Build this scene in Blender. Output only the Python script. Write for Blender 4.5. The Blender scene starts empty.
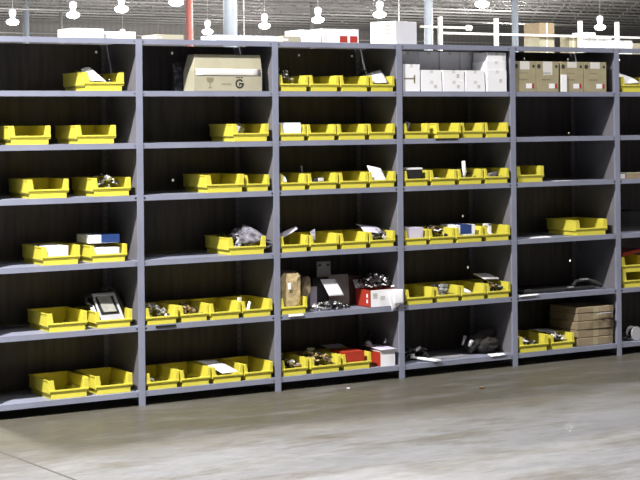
import bpy, bmesh, math, random
from mathutils import Vector, Matrix
random.seed(7)
IN = 0.0254
col = bpy.context.scene.collection
sc = bpy.context.scene

# ------------------------------------------------------------------ materials
def mat(name, rgb, rough=0.5, metal=0.0, noise=0.0, nscale=20.0, rgb2=None, spec=0.5, bump=0.0, trans=0.0, stretch=(1, 1, 1)):
    m = bpy.data.materials.new(name); m.use_nodes = True
    nt = m.node_tree; b = nt.nodes['Principled BSDF']
    b.inputs['Base Color'].default_value = (*rgb, 1)
    b.inputs['Roughness'].default_value = rough
    b.inputs['Metallic'].default_value = metal
    b.inputs['Specular IOR Level'].default_value = spec
    b.inputs['Transmission Weight'].default_value = trans
    if noise or bump:
        tc = nt.nodes.new('ShaderNodeTexCoord'); mp = nt.nodes.new('ShaderNodeMapping')
        mp.inputs['Scale'].default_value = stretch
        nz = nt.nodes.new('ShaderNodeTexNoise'); nz.inputs['Scale'].default_value = nscale; nz.inputs['Detail'].default_value = 4
        nt.links.new(tc.outputs['Object'], mp.inputs[0]); nt.links.new(mp.outputs[0], nz.inputs['Vector'])
        if noise:
            mx = nt.nodes.new('ShaderNodeMix'); mx.data_type = 'RGBA'
            r2 = rgb2 or tuple(c * (1 - noise) for c in rgb)
            mx.inputs['A'].default_value = (*rgb, 1); mx.inputs['B'].default_value = (*r2, 1)
            rp = nt.nodes.new('ShaderNodeMapRange'); rp.inputs['From Min'].default_value = .35; rp.inputs['From Max'].default_value = .65
            nt.links.new(nz.outputs['Fac'], rp.inputs['Value']); nt.links.new(rp.outputs[0], mx.inputs['Factor'])
            nt.links.new(mx.outputs['Result'], b.inputs['Base Color'])
        if bump:
            bp = nt.nodes.new('ShaderNodeBump'); bp.inputs['Strength'].default_value = bump; bp.inputs['Distance'].default_value = .01
            nt.links.new(nz.outputs['Fac'], bp.inputs['Height']); nt.links.new(bp.outputs[0], b.inputs['Normal'])
    return m

def emis(name, rgb, s):
    m = bpy.data.materials.new(name); m.use_nodes = True
    b = m.node_tree.nodes['Principled BSDF']
    b.inputs['Base Color'].default_value = (*rgb, 1)
    b.inputs['Emission Color'].default_value = (*rgb, 1); b.inputs['Emission Strength'].default_value = s
    return m

def wave_mat(name, c1, c2, scale, direction='Y', rough=.6):
    m = mat(name, c1, rough)
    nt = m.node_tree; b = nt.nodes['Principled BSDF']
    tc = nt.nodes.new('ShaderNodeTexCoord'); w = nt.nodes.new('ShaderNodeTexWave')
    w.bands_direction = direction; w.inputs['Scale'].default_value = scale
    mx = nt.nodes.new('ShaderNodeMix'); mx.data_type = 'RGBA'
    mx.inputs['A'].default_value = (*c1, 1); mx.inputs['B'].default_value = (*c2, 1)
    nt.links.new(tc.outputs['Object'], w.inputs['Vector']); nt.links.new(w.outputs['Fac'], mx.inputs['Factor'])
    nt.links.new(mx.outputs['Result'], b.inputs['Base Color'])
    return m

M = {}
M['steel'] = mat('lavender_grey_enamel', (.255, .27, .355), .42, noise=.12, nscale=6)
M['panel'] = mat('panel_enamel', (.185, .178, .195), .5, noise=.2, nscale=4)
M['back'] = mat('shade_brown_back_panel', (.095, .08, .066), .6, noise=.35, nscale=5, stretch=(6, 1, .6))  # brown puts the bays' inner shade into the colour of the grey sheet
M['yellow'] = mat('yellow_plastic', (.70, .625, .075), .42, noise=.08, nscale=9)
M['card'] = mat('cardboard', (.38, .33, .20), .8, noise=.15, nscale=12)
M['cardpale'] = mat('pale_cardboard', (.40, .375, .27), .75, noise=.1, nscale=10)
M['cardbrown'] = mat('brown_cardboard', (.30, .235, .145), .85, noise=.2, nscale=14)
M['tape'] = mat('silver_tape', (.72, .70, .66), .25)
M['white'] = mat('white_card', (.90, .90, .93), .6, noise=.03, nscale=15)
M['paper'] = mat('white_paper', (.85, .85, .9), .7)
M['blue'] = mat('blue_print', (.022, .055, .2), .4)
M['red'] = mat('red_print', (.40, .035, .018), .5)
M['black'] = mat('black_plastic', (.012, .012, .013), .55)
M['rubber'] = mat('black_rubber', (.012, .012, .012), .8)
M['darkcloth'] = mat('dark_grey_cloth', (.035, .032, .03), .9, noise=.4, nscale=10, bump=.4)
M['silver'] = mat('silver_plastic', (.55, .55, .58), .3, metal=.35)
M['chrome'] = mat('bright_metal', (.7, .7, .72), .25, metal=.8)
M['grey'] = mat('grey_plastic', (.28, .28, .3), .5, noise=.1)
M['greyboard'] = mat('grey_board', (.33, .33, .29), .7, noise=.25, nscale=20)
M['clear'] = mat('milky_film', (.36, .35, .41), .15, noise=.8, nscale=30, bump=1)
M['kraft'] = mat('tan_kraft_paper', (.58, .45, .24), .75, noise=.35, nscale=30, bump=.6)
M['ink'] = mat('black_ink', (.03, .03, .03), .6)
M['greyink'] = mat('faded_ink', (.22, .19, .13), .7)
M['olive'] = mat('olive_wrap', (.12, .11, .07), .8, noise=.4)
M['brownpart'] = mat('brown_parts', (.2, .13, .06), .7)
M['lavpaper'] = mat('lavender_paper', (.62, .58, .72), .7)
M['colblue'] = mat('pale_blue_column_paint', (.55, .62, .72), .4, noise=.08, nscale=3)
M['colred'] = mat('red_pipe_paint', (.62, .2, .17), .45)
M['rackwhite'] = mat('white_rack_paint', (.85, .85, .82), .4)
M['ceil'] = wave_mat('ceiling_deck', (.50, .48, .46), (.42, .40, .38), 2.2, 'Y')
M['wallm'] = wave_mat('wall_sheet', (.44, .42, .40), (.38, .365, .35), .9, 'X')
M['joist'] = mat('joist_paint', (.34, .33, .32), .5)
M['lamp'] = emis('glowing_lamp', (1, .98, .97), 4.0)
M['lampbody'] = emis('lamp_housing', (.95, .92, .93), .9)  # housing is no source; its glow stands in for bloom from the lamp
M['white_alias'] = M['white']  # second key for the same white card material

# floor -------------------------------------------------------------
def floor_material():
    m = bpy.data.materials.new('sealed_concrete'); m.use_nodes = True
    nt = m.node_tree; b = nt.nodes['Principled BSDF']; N = nt.nodes.new; L = nt.links.new
    tc = N('ShaderNodeTexCoord')
    def noise(scale, st, detail=5, rough=.6, rot=0):
        mp = N('ShaderNodeMapping'); mp.inputs['Scale'].default_value = st; mp.inputs['Rotation'].default_value = (0, 0, rot)
        n = N('ShaderNodeTexNoise'); n.inputs['Scale'].default_value = scale; n.inputs['Detail'].default_value = detail
        n.inputs['Roughness'].default_value = rough
        L(tc.outputs['Object'], mp.inputs[0]); L(mp.outputs[0], n.inputs['Vector']); return n.outputs['Fac']
    def rng(v, a, c, x=0., y=1.):
        r = N('ShaderNodeMapRange'); r.inputs['From Min'].default_value = a; r.inputs['From Max'].default_value = c
        r.inputs['To Min'].default_value = x; r.inputs['To Max'].default_value = y; L(v, r.inputs['Value']); return r.outputs[0]
    def mix(f, a, c, mode='MIX'):
        x = N('ShaderNodeMix'); x.data_type = 'RGBA'; x.blend_type = mode
        L(f, x.inputs['Factor'])
        for s, v in (('A', a), ('B', c)):
            if isinstance(v, tuple): x.inputs[s].default_value = (*v, 1)
            else: L(v, x.inputs[s])
        return x.outputs['Result']
    # a darker brown band runs along the front of the shelving, edge wobbled by noise
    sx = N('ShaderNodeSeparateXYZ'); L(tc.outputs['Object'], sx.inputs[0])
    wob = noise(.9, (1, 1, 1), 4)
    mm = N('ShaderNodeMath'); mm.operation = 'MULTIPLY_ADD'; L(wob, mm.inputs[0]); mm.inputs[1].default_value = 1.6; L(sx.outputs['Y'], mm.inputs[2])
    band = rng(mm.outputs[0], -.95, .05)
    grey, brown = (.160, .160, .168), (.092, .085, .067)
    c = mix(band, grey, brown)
    blot = rng(noise(2.2, (.6, 1.8, 1), 8, .75, .3), .48, .62, 0, .65)
    c = mix(blot, c, (.085, .075, .055))
    pale = rng(noise(2.3, (.5, 1.8, 1), 6, .7, .15), .52, .7, 0, .6)
    c = mix(pale, c, (.18, .18, .186))
    fine = rng(noise(14, (.5, 1.5, 1), 10, .88, .25), .34, .66, .76, 1.2)
    cm = N('ShaderNodeVectorMath'); cm.operation = 'SCALE'; L(c, cm.inputs[0]); L(fine, cm.inputs['Scale'])
    scr = rng(noise(6, (.3, 4.5, 1), 5, .7, .3), .62, .68, 0, .6)
    c = mix(scr, cm.outputs[0], (.055, .05, .04))
    L(c, b.inputs['Base Color'])
    L(rng(noise(2.2, (.6, 1.7, 1), 5), .35, .65, .3, .5), b.inputs['Roughness'])
    b.inputs['Specular IOR Level'].default_value = .3
    bp = N('ShaderNodeBump'); bp.inputs['Strength'].default_value = .06; bp.inputs['Distance'].default_value = .01
    L(noise(9, (.5, 1.5, 1), 4), bp.inputs['Height']); L(bp.outputs[0], b.inputs['Normal'])
    return m
M['floor'] = floor_material()

# ------------------------------------------------------------------ mesh building
class MB:
    """collects shapes (inches by default) into one mesh"""
    def __init__(s, unit=IN): s.bm = bmesh.new(); s.u = unit; s.mats = []
    def mi(s, m):
        m = m or None
        if m not in s.mats: s.mats.append(m)
        return s.mats.index(m)
    def hexa(s, pts, m=None):
        v = [s.bm.verts.new([c * s.u for c in p]) for p in pts]
        i = s.mi(m)
        for f in ((0, 3, 2, 1), (4, 5, 6, 7), (0, 1, 5, 4), (1, 2, 6, 5), (2, 3, 7, 6), (3, 0, 4, 7)):
            s.bm.faces.new([v[k] for k in f]).material_index = i
        return s
    def box(s, x0, x1, y0, y1, z0, z1, m=None):
        return s.hexa([(x0, y0, z0), (x1, y0, z0), (x1, y1, z0), (x0, y1, z0), (x0, y0, z1), (x1, y0, z1), (x1, y1, z1), (x0, y1, z1)], m)
    def rbox(s, c, size, rot, m=None):
        R = Matrix.Rotation(rot[2], 3, 'Z') @ Matrix.Rotation(rot[1], 3, 'Y') @ Matrix.Rotation(rot[0], 3, 'X')
        a, b, d = [q / 2 for q in size]
        P = [(-a, -b, -d), (a, -b, -d), (a, b, -d), (-a, b, -d), (-a, -b, d), (a, -b, d), (a, b, d), (-a, b, d)]
        return s.hexa([tuple(Vector(c) + R @ Vector(p)) for p in P], m)
    def prism(s, poly, a0, a1, axis='y', m=None):
        """poly of (u,v); axis y: (x,z); axis x: (y,z); axis z: (x,y)"""
        def P(u, v, a): return {'y': (u, a, v), 'x': (a, u, v), 'z': (u, v, a)}[axis]
        A = [s.bm.verts.new([c * s.u for c in P(u, v, a0)]) for u, v in poly]
        B = [s.bm.verts.new([c * s.u for c in P(u, v, a1)]) for u, v in poly]
        i = s.mi(m); n = len(poly); fs = []
        fs.append(s.bm.faces.new(A[::-1])); fs.append(s.bm.faces.new(B))
        for k in range(n): fs.append(s.bm.faces.new([A[k], A[(k + 1) % n], B[(k + 1) % n], B[k]]))
        for f in fs: f.material_index = i
        return s
    def tube(s, pts, r, n=8, m=None):
        pts = [Vector(p) for p in pts]; rings = []; i = s.mi(m)
        up = Vector((0, 0, 1))
        for k, p in enumerate(pts):
            d = (pts[min(k + 1, len(pts) - 1)] - pts[max(k - 1, 0)]).normalized()
            a = d.cross(up)
            if a.length < .05: a = d.cross(Vector((0, 1, 0)))
            a.normalize(); b = d.cross(a)
            rr = r[k] if isinstance(r, (list, tuple)) else r
            rings.append([s.bm.verts.new((p + (a * math.cos(t) + b * math.sin(t)) * rr) * s.u) for t in [2 * math.pi * q / n for q in range(n)]])
        for k in range(len(rings) - 1):
            for q in range(n):
                f = s.bm.faces.new([rings[k][q], rings[k][(q + 1) % n], rings[k + 1][(q + 1) % n], rings[k + 1][q]]); f.material_index = i; f.smooth = True
        s.bm.faces.new(rings[0][::-1]).material_index = i; s.bm.faces.new(rings[-1]).material_index = i
        return s
    def lathe(s, prof, c=(0, 0), n=20, m=None):
        """prof: (r,z) bottom to top, about the z axis at c"""
        return s.tube([(c[0], c[1], z) for r, z in prof], [r for r, z in prof], n, m) if all(prof[k][1] < prof[k + 1][1] for k in range(len(prof) - 1)) else s
    def sheet(s, c00, c10, c11, c01, bend=(0, 0, 0), m=None, n=8, th=.03):
        """a sheet of paper/film through four corners, bulging along bend"""
        i = s.mi(m); G = []
        A, B, C_, D = map(Vector, (c00, c10, c11, c01)); bd = Vector(bend)
        nrm = (B - A).cross(D - A).normalized() * th
        for k in range(n + 1):
            row = []
            for j in range(n + 1):
                u, v = j / n, k / n
                p = A.lerp(B, u).lerp(D.lerp(C_, u), v) + bd * (4 * v * (1 - v)) * (.6 + .4 * math.sin(3 * u))
                row.append((s.bm.verts.new((p) * s.u), s.bm.verts.new((p + nrm) * s.u)))
            G.append(row)
        for k in range(n):
            for j in range(n):
                for w, fl in ((0, 1), (1, 0)):
                    q = [G[k][j][w], G[k][j + 1][w], G[k + 1][j + 1][w], G[k + 1][j][w]]
                    f = s.bm.faces.new(q[::-1] if fl else q); f.material_index = i; f.smooth = True
        edge = [(0, j) for j in range(n)] + [(k, n) for k in range(n)] + [(n, j) for j in range(n, 0, -1)] + [(k, 0) for k in range(n, 0, -1)]
        for e in range(len(edge)):
            a, b = edge[e], edge[(e + 1) % len(edge)]
            f = s.bm.faces.new([G[a[0]][a[1]][0], G[b[0]][b[1]][0], G[b[0]][b[1]][1], G[a[0]][a[1]][1]]); f.material_index = i
        return s
    def blob(s, c, size, m=None, amp=.18, seed=1, sub=2, pw=1):
        rnd = random.Random(seed); i = s.mi(m)
        r = bmesh.ops.create_icosphere(s.bm, subdivisions=sub, radius=1)
        for v in r['verts']:
            k = 1 + rnd.uniform(-amp, amp)
            if pw != 1: v.co = Vector([math.copysign(abs(q) ** pw, q) for q in v.co]) * .95
            v.co = Vector((c[0] + v.co.x * size[0] * k, c[1] + v.co.y * size[1] * k, max(c[2] + v.co.z * size[2] * k, c[2] - size[2] * .85))) * s.u
            for f in v.link_faces: f.material_index = i
        return s
    def build(s, name, m=None, parent=None, loc=None, bevel=0):
        me = bpy.data.meshes.new(name)
        bmesh.ops.recalc_face_normals(s.bm, faces=s.bm.faces[:])
        s.bm.to_mesh(me); s.bm.free()
        for k in s.mats: me.materials.append(k if k is not None else m)
        o = bpy.data.objects.new(name, me); col.objects.link(o)
        if parent: o.parent = parent
        if loc: o.location = [c * IN for c in loc]
        if bevel:
            b = o.modifiers.new('bevel', 'BEVEL'); b.width = bevel * IN; b.segments = 2; b.limit_method = 'ANGLE'
        return o

def tag(o, label=None, cat=None, group=None, kind=None):
    for k, v in (('label', label), ('category', cat), ('group', group), ('kind', kind)):
        if v: o[k] = v
    return o
def thing(name, label, cat, loc=(0, 0, 0), rz=0, group=None):
    o = bpy.data.objects.new(name, None); col.objects.link(o)
    o.location = [c * IN for c in loc]; o.rotation_euler = (0, 0, rz); o.empty_display_size = .1
    return tag(o, label, cat, group)
def dup(root, loc, rz=0, sx=1, label=None, group=None):
    r = root.copy(); col.objects.link(r)
    r.location = [c * IN for c in loc]; r.rotation_euler = (0, 0, rz); r.scale = (sx, 1, 1)
    if label: r['label'] = label
    if group: r['group'] = group
    for ch in list(root.children):
        c = ch.copy(); col.objects.link(c); c.parent = r
        for g in list(ch.children):
            d = g.copy(); col.objects.link(d); d.parent = c
    return r

# ------------------------------------------------------------------ the building
X0, X1, Y0, Y1, H = -30, 86, -22, 80, 8.0
tag(MB(1).box(X0, X1, Y0, Y1, -.2, 0).build('floor', M['floor']), kind='structure')
tag(MB(1).box(X0, X1, Y0, Y1, H, H + .2).build('ceiling', M['ceil']), kind='structure')
tag(MB(1).box(X0, X1, Y1, Y1 + .3, 0, H).build('wall_back', M['wallm']), kind='structure')
tag(MB(1).box(X0 - .3, X0, Y0, Y1, 0, H).build('wall_left', M['wallm']), kind='structure')
tag(MB(1).box(X1, X1 + .3, Y0, Y1, 0, H).build('wall_right', M['wallm']), kind='structure')
tag(MB(1).box(X0, X1, Y0 - .3, Y0, 0, H).build('wall_front', M['wallm']), kind='structure')
# saw-cut joint in the slab, lower left of the view
d = Vector((-1.13 + 1.18, -1.67 + .84, 0)).normalized(); p0 = Vector((-1.18, -.84, 0)) - d * .0; 
n_ = Vector((-d.y, d.x, 0)) * .006
q0, q1 = p0 - d * 0.05, p0 + d * 8
tag(MB(1).hexa([tuple(q0 - n_), tuple(q1 - n_), tuple(q1 + n_), tuple(q0 + n_)] + [tuple(v + Vector((0, 0, .0015))) for v in (q0 - n_, q1 - n_, q1 + n_, q0 + n_)]).build('trim_1', mat('joint_filler', (.05, .045, .04), .8)), kind='structure')
# far-wall girt and girders under the roof: parts of the room
tag(MB(1).box(X0, X1, Y1 - .25, Y1 - .02, 6.2, 6.35).box(X0, X1, Y1 - .25, Y1 - .02, 4.6, 4.7).build('trim_2', M['joist']), kind='structure')

# open-web roof joists
def joist():
    root = thing('roof_joist', 'grey open-web steel joist running under the far warehouse ceiling', 'joist', group='roof joists under the far ceiling')
    xa, xb = 12.0, 84.0
    MB(1).box(xa, xb, -.06, .06, 7.9, 7.98).build('top_chord', M['joist'], root)
    MB(1).box(xa, xb, -.05, .05, 7.34, 7.41).build('bottom_chord', M['joist'], root)
    w = MB(1); k = 0; x = xa
    while x < xb - .8:
        a, b = (7.4, 7.92) if k % 2 == 0 else (7.92, 7.4)
        w.tube([(x, 0, a), (x + .75, 0, b)], .022, 4); x += .75; k += 1
    w.build('web', M['joist'], root)
    return root
j0 = joist(); j0.location = (0, 46.0, 0)
for k in range(1, 17): 
    j = dup(j0, (0, (46.0 + k * 2.0) / IN, 0))
# sprinkler pipes
def pipe(y, z, x0, x1, r, label, slope=0):
    o = MB(1).tube([(x0, y, z), (x1, y + slope, z)], r, 8).build('sprinkler_pipe', M['joist']); tag(o, label, 'pipe')
    x = x0 + 2
    while x < x1: MB(1).tube([(x, y, z), (x, y, H - .01)], .006, 4).build('hanger', M['joist'], o); x += 6
pipe(44, 6.95, 14, 60, .03, 'thin white sprinkler pipe, nearest one below the warehouse ceiling')
pipe(58, 6.6, 14, 80, .035, 'thin white sprinkler pipe, middle one below the warehouse ceiling')
pipe(70, 6.3, 20, 84, .04, 'thin white sprinkler pipe, farthest one near the back wall')

# pendant lamps (m)
def pendant():
    root = thing('pendant_lamp', 'lamp', 'lamp')
    MB(1).tube([(0, 0, .5), (0, 0, 2.0)], .012, 6).build('rod', M['rackwhite'], root)
    MB(1).lathe([(.06, .06), (.10, .12), (.15, .28), (.14, .40), (.05, .46)]).build('ballast_housing', M['lampbody'], root)
    MB(1).lathe([(.12, -.2), (.22, -.16), (.27, -.08), (.24, -.01), (.13, .04), (.07, .1)]).build('reflector', M['lamp'], root)
    return root
lamps = [
 (20.63, 56.03, 'glowing pendant lamp at far left, left of the pale blue column'),
 (21.22, 51.13, 'glowing pendant lamp above the white boxes on the leftmost bay'),
 (21.56, 47.4, 'glowing pendant lamp near top edge, above the flat white box on leftmost bay'),
 (21.86, 43.49, 'pendant lamp cut by top edge just left of the red pipe'),
 (31.41, 59.5, 'glowing pendant lamp between the red pipe and the thick pale column'),
 (31.60, 54.49, 'glowing pendant lamp right of the thick pale blue column'),
 (31.63, 50.05, 'glowing pendant lamp behind the thin grey post above the third bay'),
 (32.12, 46.17, 'upper of two glowing pendant lamps left of the large white carton'),
 (43.47, 63.56, 'lower of two glowing pendant lamps left of the large white carton'),
 (32.43, 39.87, 'pendant lamp cut by top edge above the white rack, fourth bay'),
 (46.47, 49.65, 'glowing pendant lamp above the white rack at the right edge'),
 (30.71, 67.32, 'dim pendant lamp peeking over the flat white box on leftmost bay'),
]
lamp0 = None
for x, y, lb in lamps:
    if lamp0 is None: lamp0 = pendant(); l = lamp0; l.location = (x, y, 6.0); l['label'] = lb
    else: l = dup(lamp0, (x / IN, y / IN, 6.0 / IN), label=lb)
    l['group'] = 'far pendant lamps'
small = dup(lamp0, (34.2 / IN, 62.5 / IN, 6.95 / IN), label='small dim pendant lamp directly above the one beside the red pipe', group='far pendant lamps')
small.scale = (.5, .5, .5)

def light(loc, power, size=.45, kind='POINT'):
    ld = bpy.data.lights.new('lamp_or_fill_light', kind); ld.energy = power; ld.color = (1, .975, .95)
    if kind == 'POINT': ld.shadow_soft_size = size / 2
    else: ld.shape = 'DISK'; ld.size = size
    o = bpy.data.objects.new('lamp_or_fill_light', ld); o.location = loc; col.objects.link(o); return o
for x, y, lb in lamps: light((x, y, 5.6), 380)
for loc, p in (((-3.2, -2.4, 6.0), 1350), ((-3.0, -4.6, 6.0), 110), ((7.4, -2.4, 6.0), 420), ((-12.5, -2.4, 6.0), 60),
               ((-.9, 1.9, 6.0), 700), ((4.4, 4.0, 6.0), 500)):
    light(loc, p, .35, 'AREA')
for loc, p in (((11, 17, 5.9), 1500), ((11, 27, 5.9), 1200), ((20, 20, 5.9), 1500), ((26, 23, 5.9), 1500), ((21.5, 33, 5.9), 1200), ((31, 31, 5.9), 1200), ((36, 42, 5.9), 1200), ((48, 58, 5.6), 1500), ((40, 70, 5.6), 500), ((24, 68, 5.6), 200)):  # added fill lights without fixtures, to brighten columns, rack and far roof
    light(loc, p, .4)

# columns
def column(x, y, dia, label, m, name='steel_column', cat='column'):
    r = thing(name, label, cat, (x / IN, y / IN, 0))
    MB(1).lathe([(dia / 2, .012), (dia / 2, H - .02)], n=24).build('shaft', m, r)
    MB(1).box(-dia * .8, dia * .8, -dia * .8, dia * .8, 0, .03).build('base_plate', m, r)
    MB(1).box(-dia * .8, dia * .8, -dia * .8, dia * .8, H - .04, H - .005).build('cap_plate', m, r)
column(25.22, 66.28, .30, 'slim pale blue steel column behind the leftmost bay', M['colblue'])
column(12.80, 22.68, .30, 'thick pale blue steel column rising behind the second bay', M['colblue'])
column(29.75, 39.45, .31, 'pale blue steel column right of the large white carton', M['colblue'])
column(43.60, 52.24, .31, 'pale blue steel column beside the brown boxes on white rack', M['colblue'])
column(28.18, 69.13, .16, 'very thin grey post behind the leftmost bay, right of the slim blue column', M['joist'], 'steel_post', 'post')
column(38.90, 62.60, .20, 'thin grey post behind the white boxes on the third bay', M['joist'], 'steel_post', 'post')
column(17.46, 33.79, .20, 'red round standpipe behind the second bay', M['colred'], 'standpipe', 'pipe')
column(21.2, 37.4, .05, 'very thin white pipe between the red pipe and the thick blue column', M['wallm'], 'drop_pipe', 'pipe')
column(33.6, 47.0, .06, 'very thin white pipe left of the lamps by the large white carton', M['wallm'], 'drop_pipe', 'pipe')

# distant white pallet rack
rk = thing('pallet_rack', 'white pallet rack with tall uprights behind the two right bays', 'rack', (22.02 / IN, 27.89 / IN, 0))
for dx in (0, 1.89, 4.88, 6.26, 9.0):
    MB(1).box(dx - .05, dx + .05, -.05, .05, 0, 4.49).box(dx - .05, dx + .05, 1.0, 1.08, 0, 3.3).build('upright', M['rackwhite'], rk)
for z in (1.4, 2.9):
    MB(1).box(0, 9, -.06, -.02, z - .1, z).box(0, 9, 1.04, 1.08, z - .1, z).box(0, 9, -.02, 1.04, z - .03, z).build('deck', M['rackwhite'], rk)
MB(1).box(0, 9, -.065, -.02, 4.02, 4.08).build('rail', M['rackwhite'], rk)
MB(1).tube([(-.3, .5, 4.24), (1.35, .5, 4.24)], .035, 8).tube([(1.25, .5, 4.24), (1.4, .5, 4.24)], .08, 8).build('tie_rod', M['rackwhite'], rk)
def rack_load(x0, x1, z1, label, m, m2=None, name='carton', cat='box', y=.15, depth=.7, top=None):
    r = thing(name, label, cat, (x0 / IN, (27.89 + y) / IN, 2.92 / IN))
    w, h = x1 - x0, z1 - 2.92
    MB(1).box(0, w, 0, depth, 0, h * .72).build('box_body', m, r)
    MB(1).box(0, w, 0, depth, h * .72, h).build('box_lid', m2 or m, r)
    MB(1).box(w * .45, w * .55, -.004, 0, h * .3, h).build('tape', M['tape'], r)
rack_load(25.55, 26.08, 4.42, 'tan carton with brown lid and pale tape on the distant white rack', M['cardpale'], M['cardbrown'])
rack_load(26.62, 26.92, 4.1, 'small pinkish tan carton on the distant white rack right of the tan one', M['cardpale'], depth=.4)
rack_load(27.15, 27.6, 4.18, 'tall white carton standing right behind the third rack upright', M['white'], depth=.5)
rack_load(27.64, 28.2, 4.06, 'wide white carton on the distant rack left of its fourth upright', M['white'], depth=.5)
rack_load(28.3, 29.0, 3.98, 'white carton behind the last rack upright at the right edge', M['white'], depth=.5)
rack_load(29.04, 29.8, 3.9, 'low pale carton on the distant rack at the right frame edge', M['cardpale'], depth=.5)

# ------------------------------------------------------------------ shelving
ZC = [83.75, 71.75, 59.75, 47.75, 32.75, 17.75, 2.75]       # lip centres, top to bottom (inches)
LIP = .62
TOPZ = [z + LIP + .02 for z in ZC]
W = 36.0
HOLES = {-1: [(33.3, 82.5)], 0: [(17.4, 82.06), (17.3, 50.54)], 1: [(17.4, 82.3), (33.4, 82.2)], 2: [(32.6, 38.74), (34.15, 24.8)],
         3: [(18.1, 82.1), (33.85, 82.1), (33.9, 61.1), (34.1, 47.8), (33.9, 25.2)], 4: [(17, 82)]}
def post_mesh(x):
    m = MB(); m.box(x - .82, x + .82, -.12, 0, 0, ZC[0] + LIP)
    m.box(x - .10, x + .10, 0, 1.4, 0, ZC[0] + LIP)
    return m
def shelving_bay(k, label):
    x0, x1 = k * W, k * W + W
    r = thing('shelving_bay', label, 'shelving', (x0, 0, 0), group='bays of the steel shelving run')
    if k == -1:
        post_mesh(0).build('post', M['steel'], r)
        MB().box(-.1, .02, 1.4, 18, 0, ZC[0]).build('side_panel', M['panel'], r)
    post_mesh(W).build('post', M['steel'], r)
    # rear post; paler studs on its front flange stand in for light through slots
    rp = MB().box(W - 1.6, W - .08, 17.7, 17.82, 0, ZC[0]).box(W - .18, W - .08, 16.2, 17.7, 0, ZC[0])
    z = 5.5
    while z < 82: rp.box(W - 1.05, W - .75, 17.66, 17.7, z, z + .5, M['grey']); z += 1.5
    rp.build('rear_post', M['panel'], r)
    MB().box(W - .08, W + .08, 1.4, 18, .5, ZC[0]).build('side_panel', M['panel'], r)
    # back panel, punched with a few bolt holes
    bp = MB(); hs = sorted(HOLES.get(k, []), key=lambda q: -q[1]); zt = ZC[0]
    groups = {}
    for hx, hz in hs: groups.setdefault(round(hz), []).append(hx)
    hh = .28
    for gz in sorted(groups, reverse=True):
        bp.box(.1, W - .1, 18, 18.08, gz + hh, zt); xs = .1
        for hx in sorted(groups[gz]): bp.box(xs, hx - hh, 18, 18.08, gz - hh, gz + hh); xs = hx + hh
        bp.box(xs, W - .1, 18, 18.08, gz - hh, gz + hh); zt = gz - hh
    bp.box(.1, W - .1, 18, 18.08, .5, zt)
    bp.build('back_panel', M['back'], r)
    for i, z in enumerate(ZC):
        a, b = (.82, W - .82) if k > -1 or True else (0, W)
        m = MB()
        m.prism([(.02, z - LIP), (.02, z + LIP), (17.6, z + LIP), (17.6, z + LIP - .06), (.10, z + LIP - .06), (.10, z - LIP + .1), (.7, z - LIP + .1), (.7, z - LIP)], .12, W - .12, 'x')
        sh = m.build('shelf', M['steel'], r)
        # shelf clips and a bolt in the middle of the lip
        for ca in (.95, W - 1.35): MB().box(ca, ca + .4, -.04, .02, z - .2, z + .2).build('shelf_clip', M['rubber'] if i in (3, 5) else M['panel'], sh)
    return r
for k, lb in ((-1, 'leftmost grey steel shelving bay holding pairs of wide yellow bins'),
              (0, 'second grey shelving bay from left with large cardboard box on top level'),
              (1, 'third grey shelving bay from left with red and white box of cables'),
              (2, 'fourth grey shelving bay from left with white cartons on top level'),
              (3, 'fifth grey shelving bay with four brown cartons on its top level'),
              (4, 'rightmost grey shelving bay, cut off by the right frame edge')):
    shelving_bay(k, lb)

# ------------------------------------------------------------------ yellow bins
def make_bin(w, d, h, name='storage_bin'):
    r = thing(name, 'yellow bin', 'bin')
    a = w / 2; b = a - .5; t = .14; s1 = h * .24; s2 = h * .31
    m = MB()
    m.prism([(-b, 0), (b, 0), (b, s1), (a, s2), (a, h), (a - t, h), (a - t, s2 + .08), (b - t, s1 + .08), (b - t, t), (-b + t, t), (-b + t, s1 + .08), (-a + t, s2 + .08), (-a + t, h), (-a, h), (-a, s2), (-b, s1)], .16, d - .15, 'y')
    m.prism([(-b, 0), (b, 0), (b, s1), (a, s2), (a, h), (-a, h), (-a, s2), (-b, s1)], d - .15, d, 'y')
    m.box(-b, b, .05, .16, 0, s2)
    m.build('body', M['yellow'], r, bevel=.03)
    o = h * .47
    f = MB(); p = 1.5 if w > 9 else 1.05
    f.prism([(-a, s2 - .1), (a, s2 - .1), (a, h), (a - p + .35, h), (a - p, o), (-a + p, o), (-a + p - .35, h), (-a, h)], -.05, .16, 'y')
    f.box(-a, a, -.22, -.05, o - .38, o)
    f.build('front_panel', M['yellow'], r, bevel=.05)
    q = MB()
    q.box(-a - .12, -a, .3, d, h - .28, h).box(a, a + .12, .3, d, h - .28, h).box(-a - .12, a + .12, d, d + .12, h - .28, h)
    q.box(-1.2, 1.2, d * 0 - .07, -.05, s2 + .02, o - .45)
    q.build('rim', M['yellow'], r)
    return r
BN = {-1: 'leftmost bay', 0: 'second bay from left', 1: 'third bay from left', 2: 'fourth bay from left', 3: 'fifth bay from left', 4: 'rightmost bay'}
RN = {1: 'top level', 2: 'second level', 3: 'third level', 4: 'fourth level', 5: 'fifth level', 6: 'bottom level'}
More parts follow.
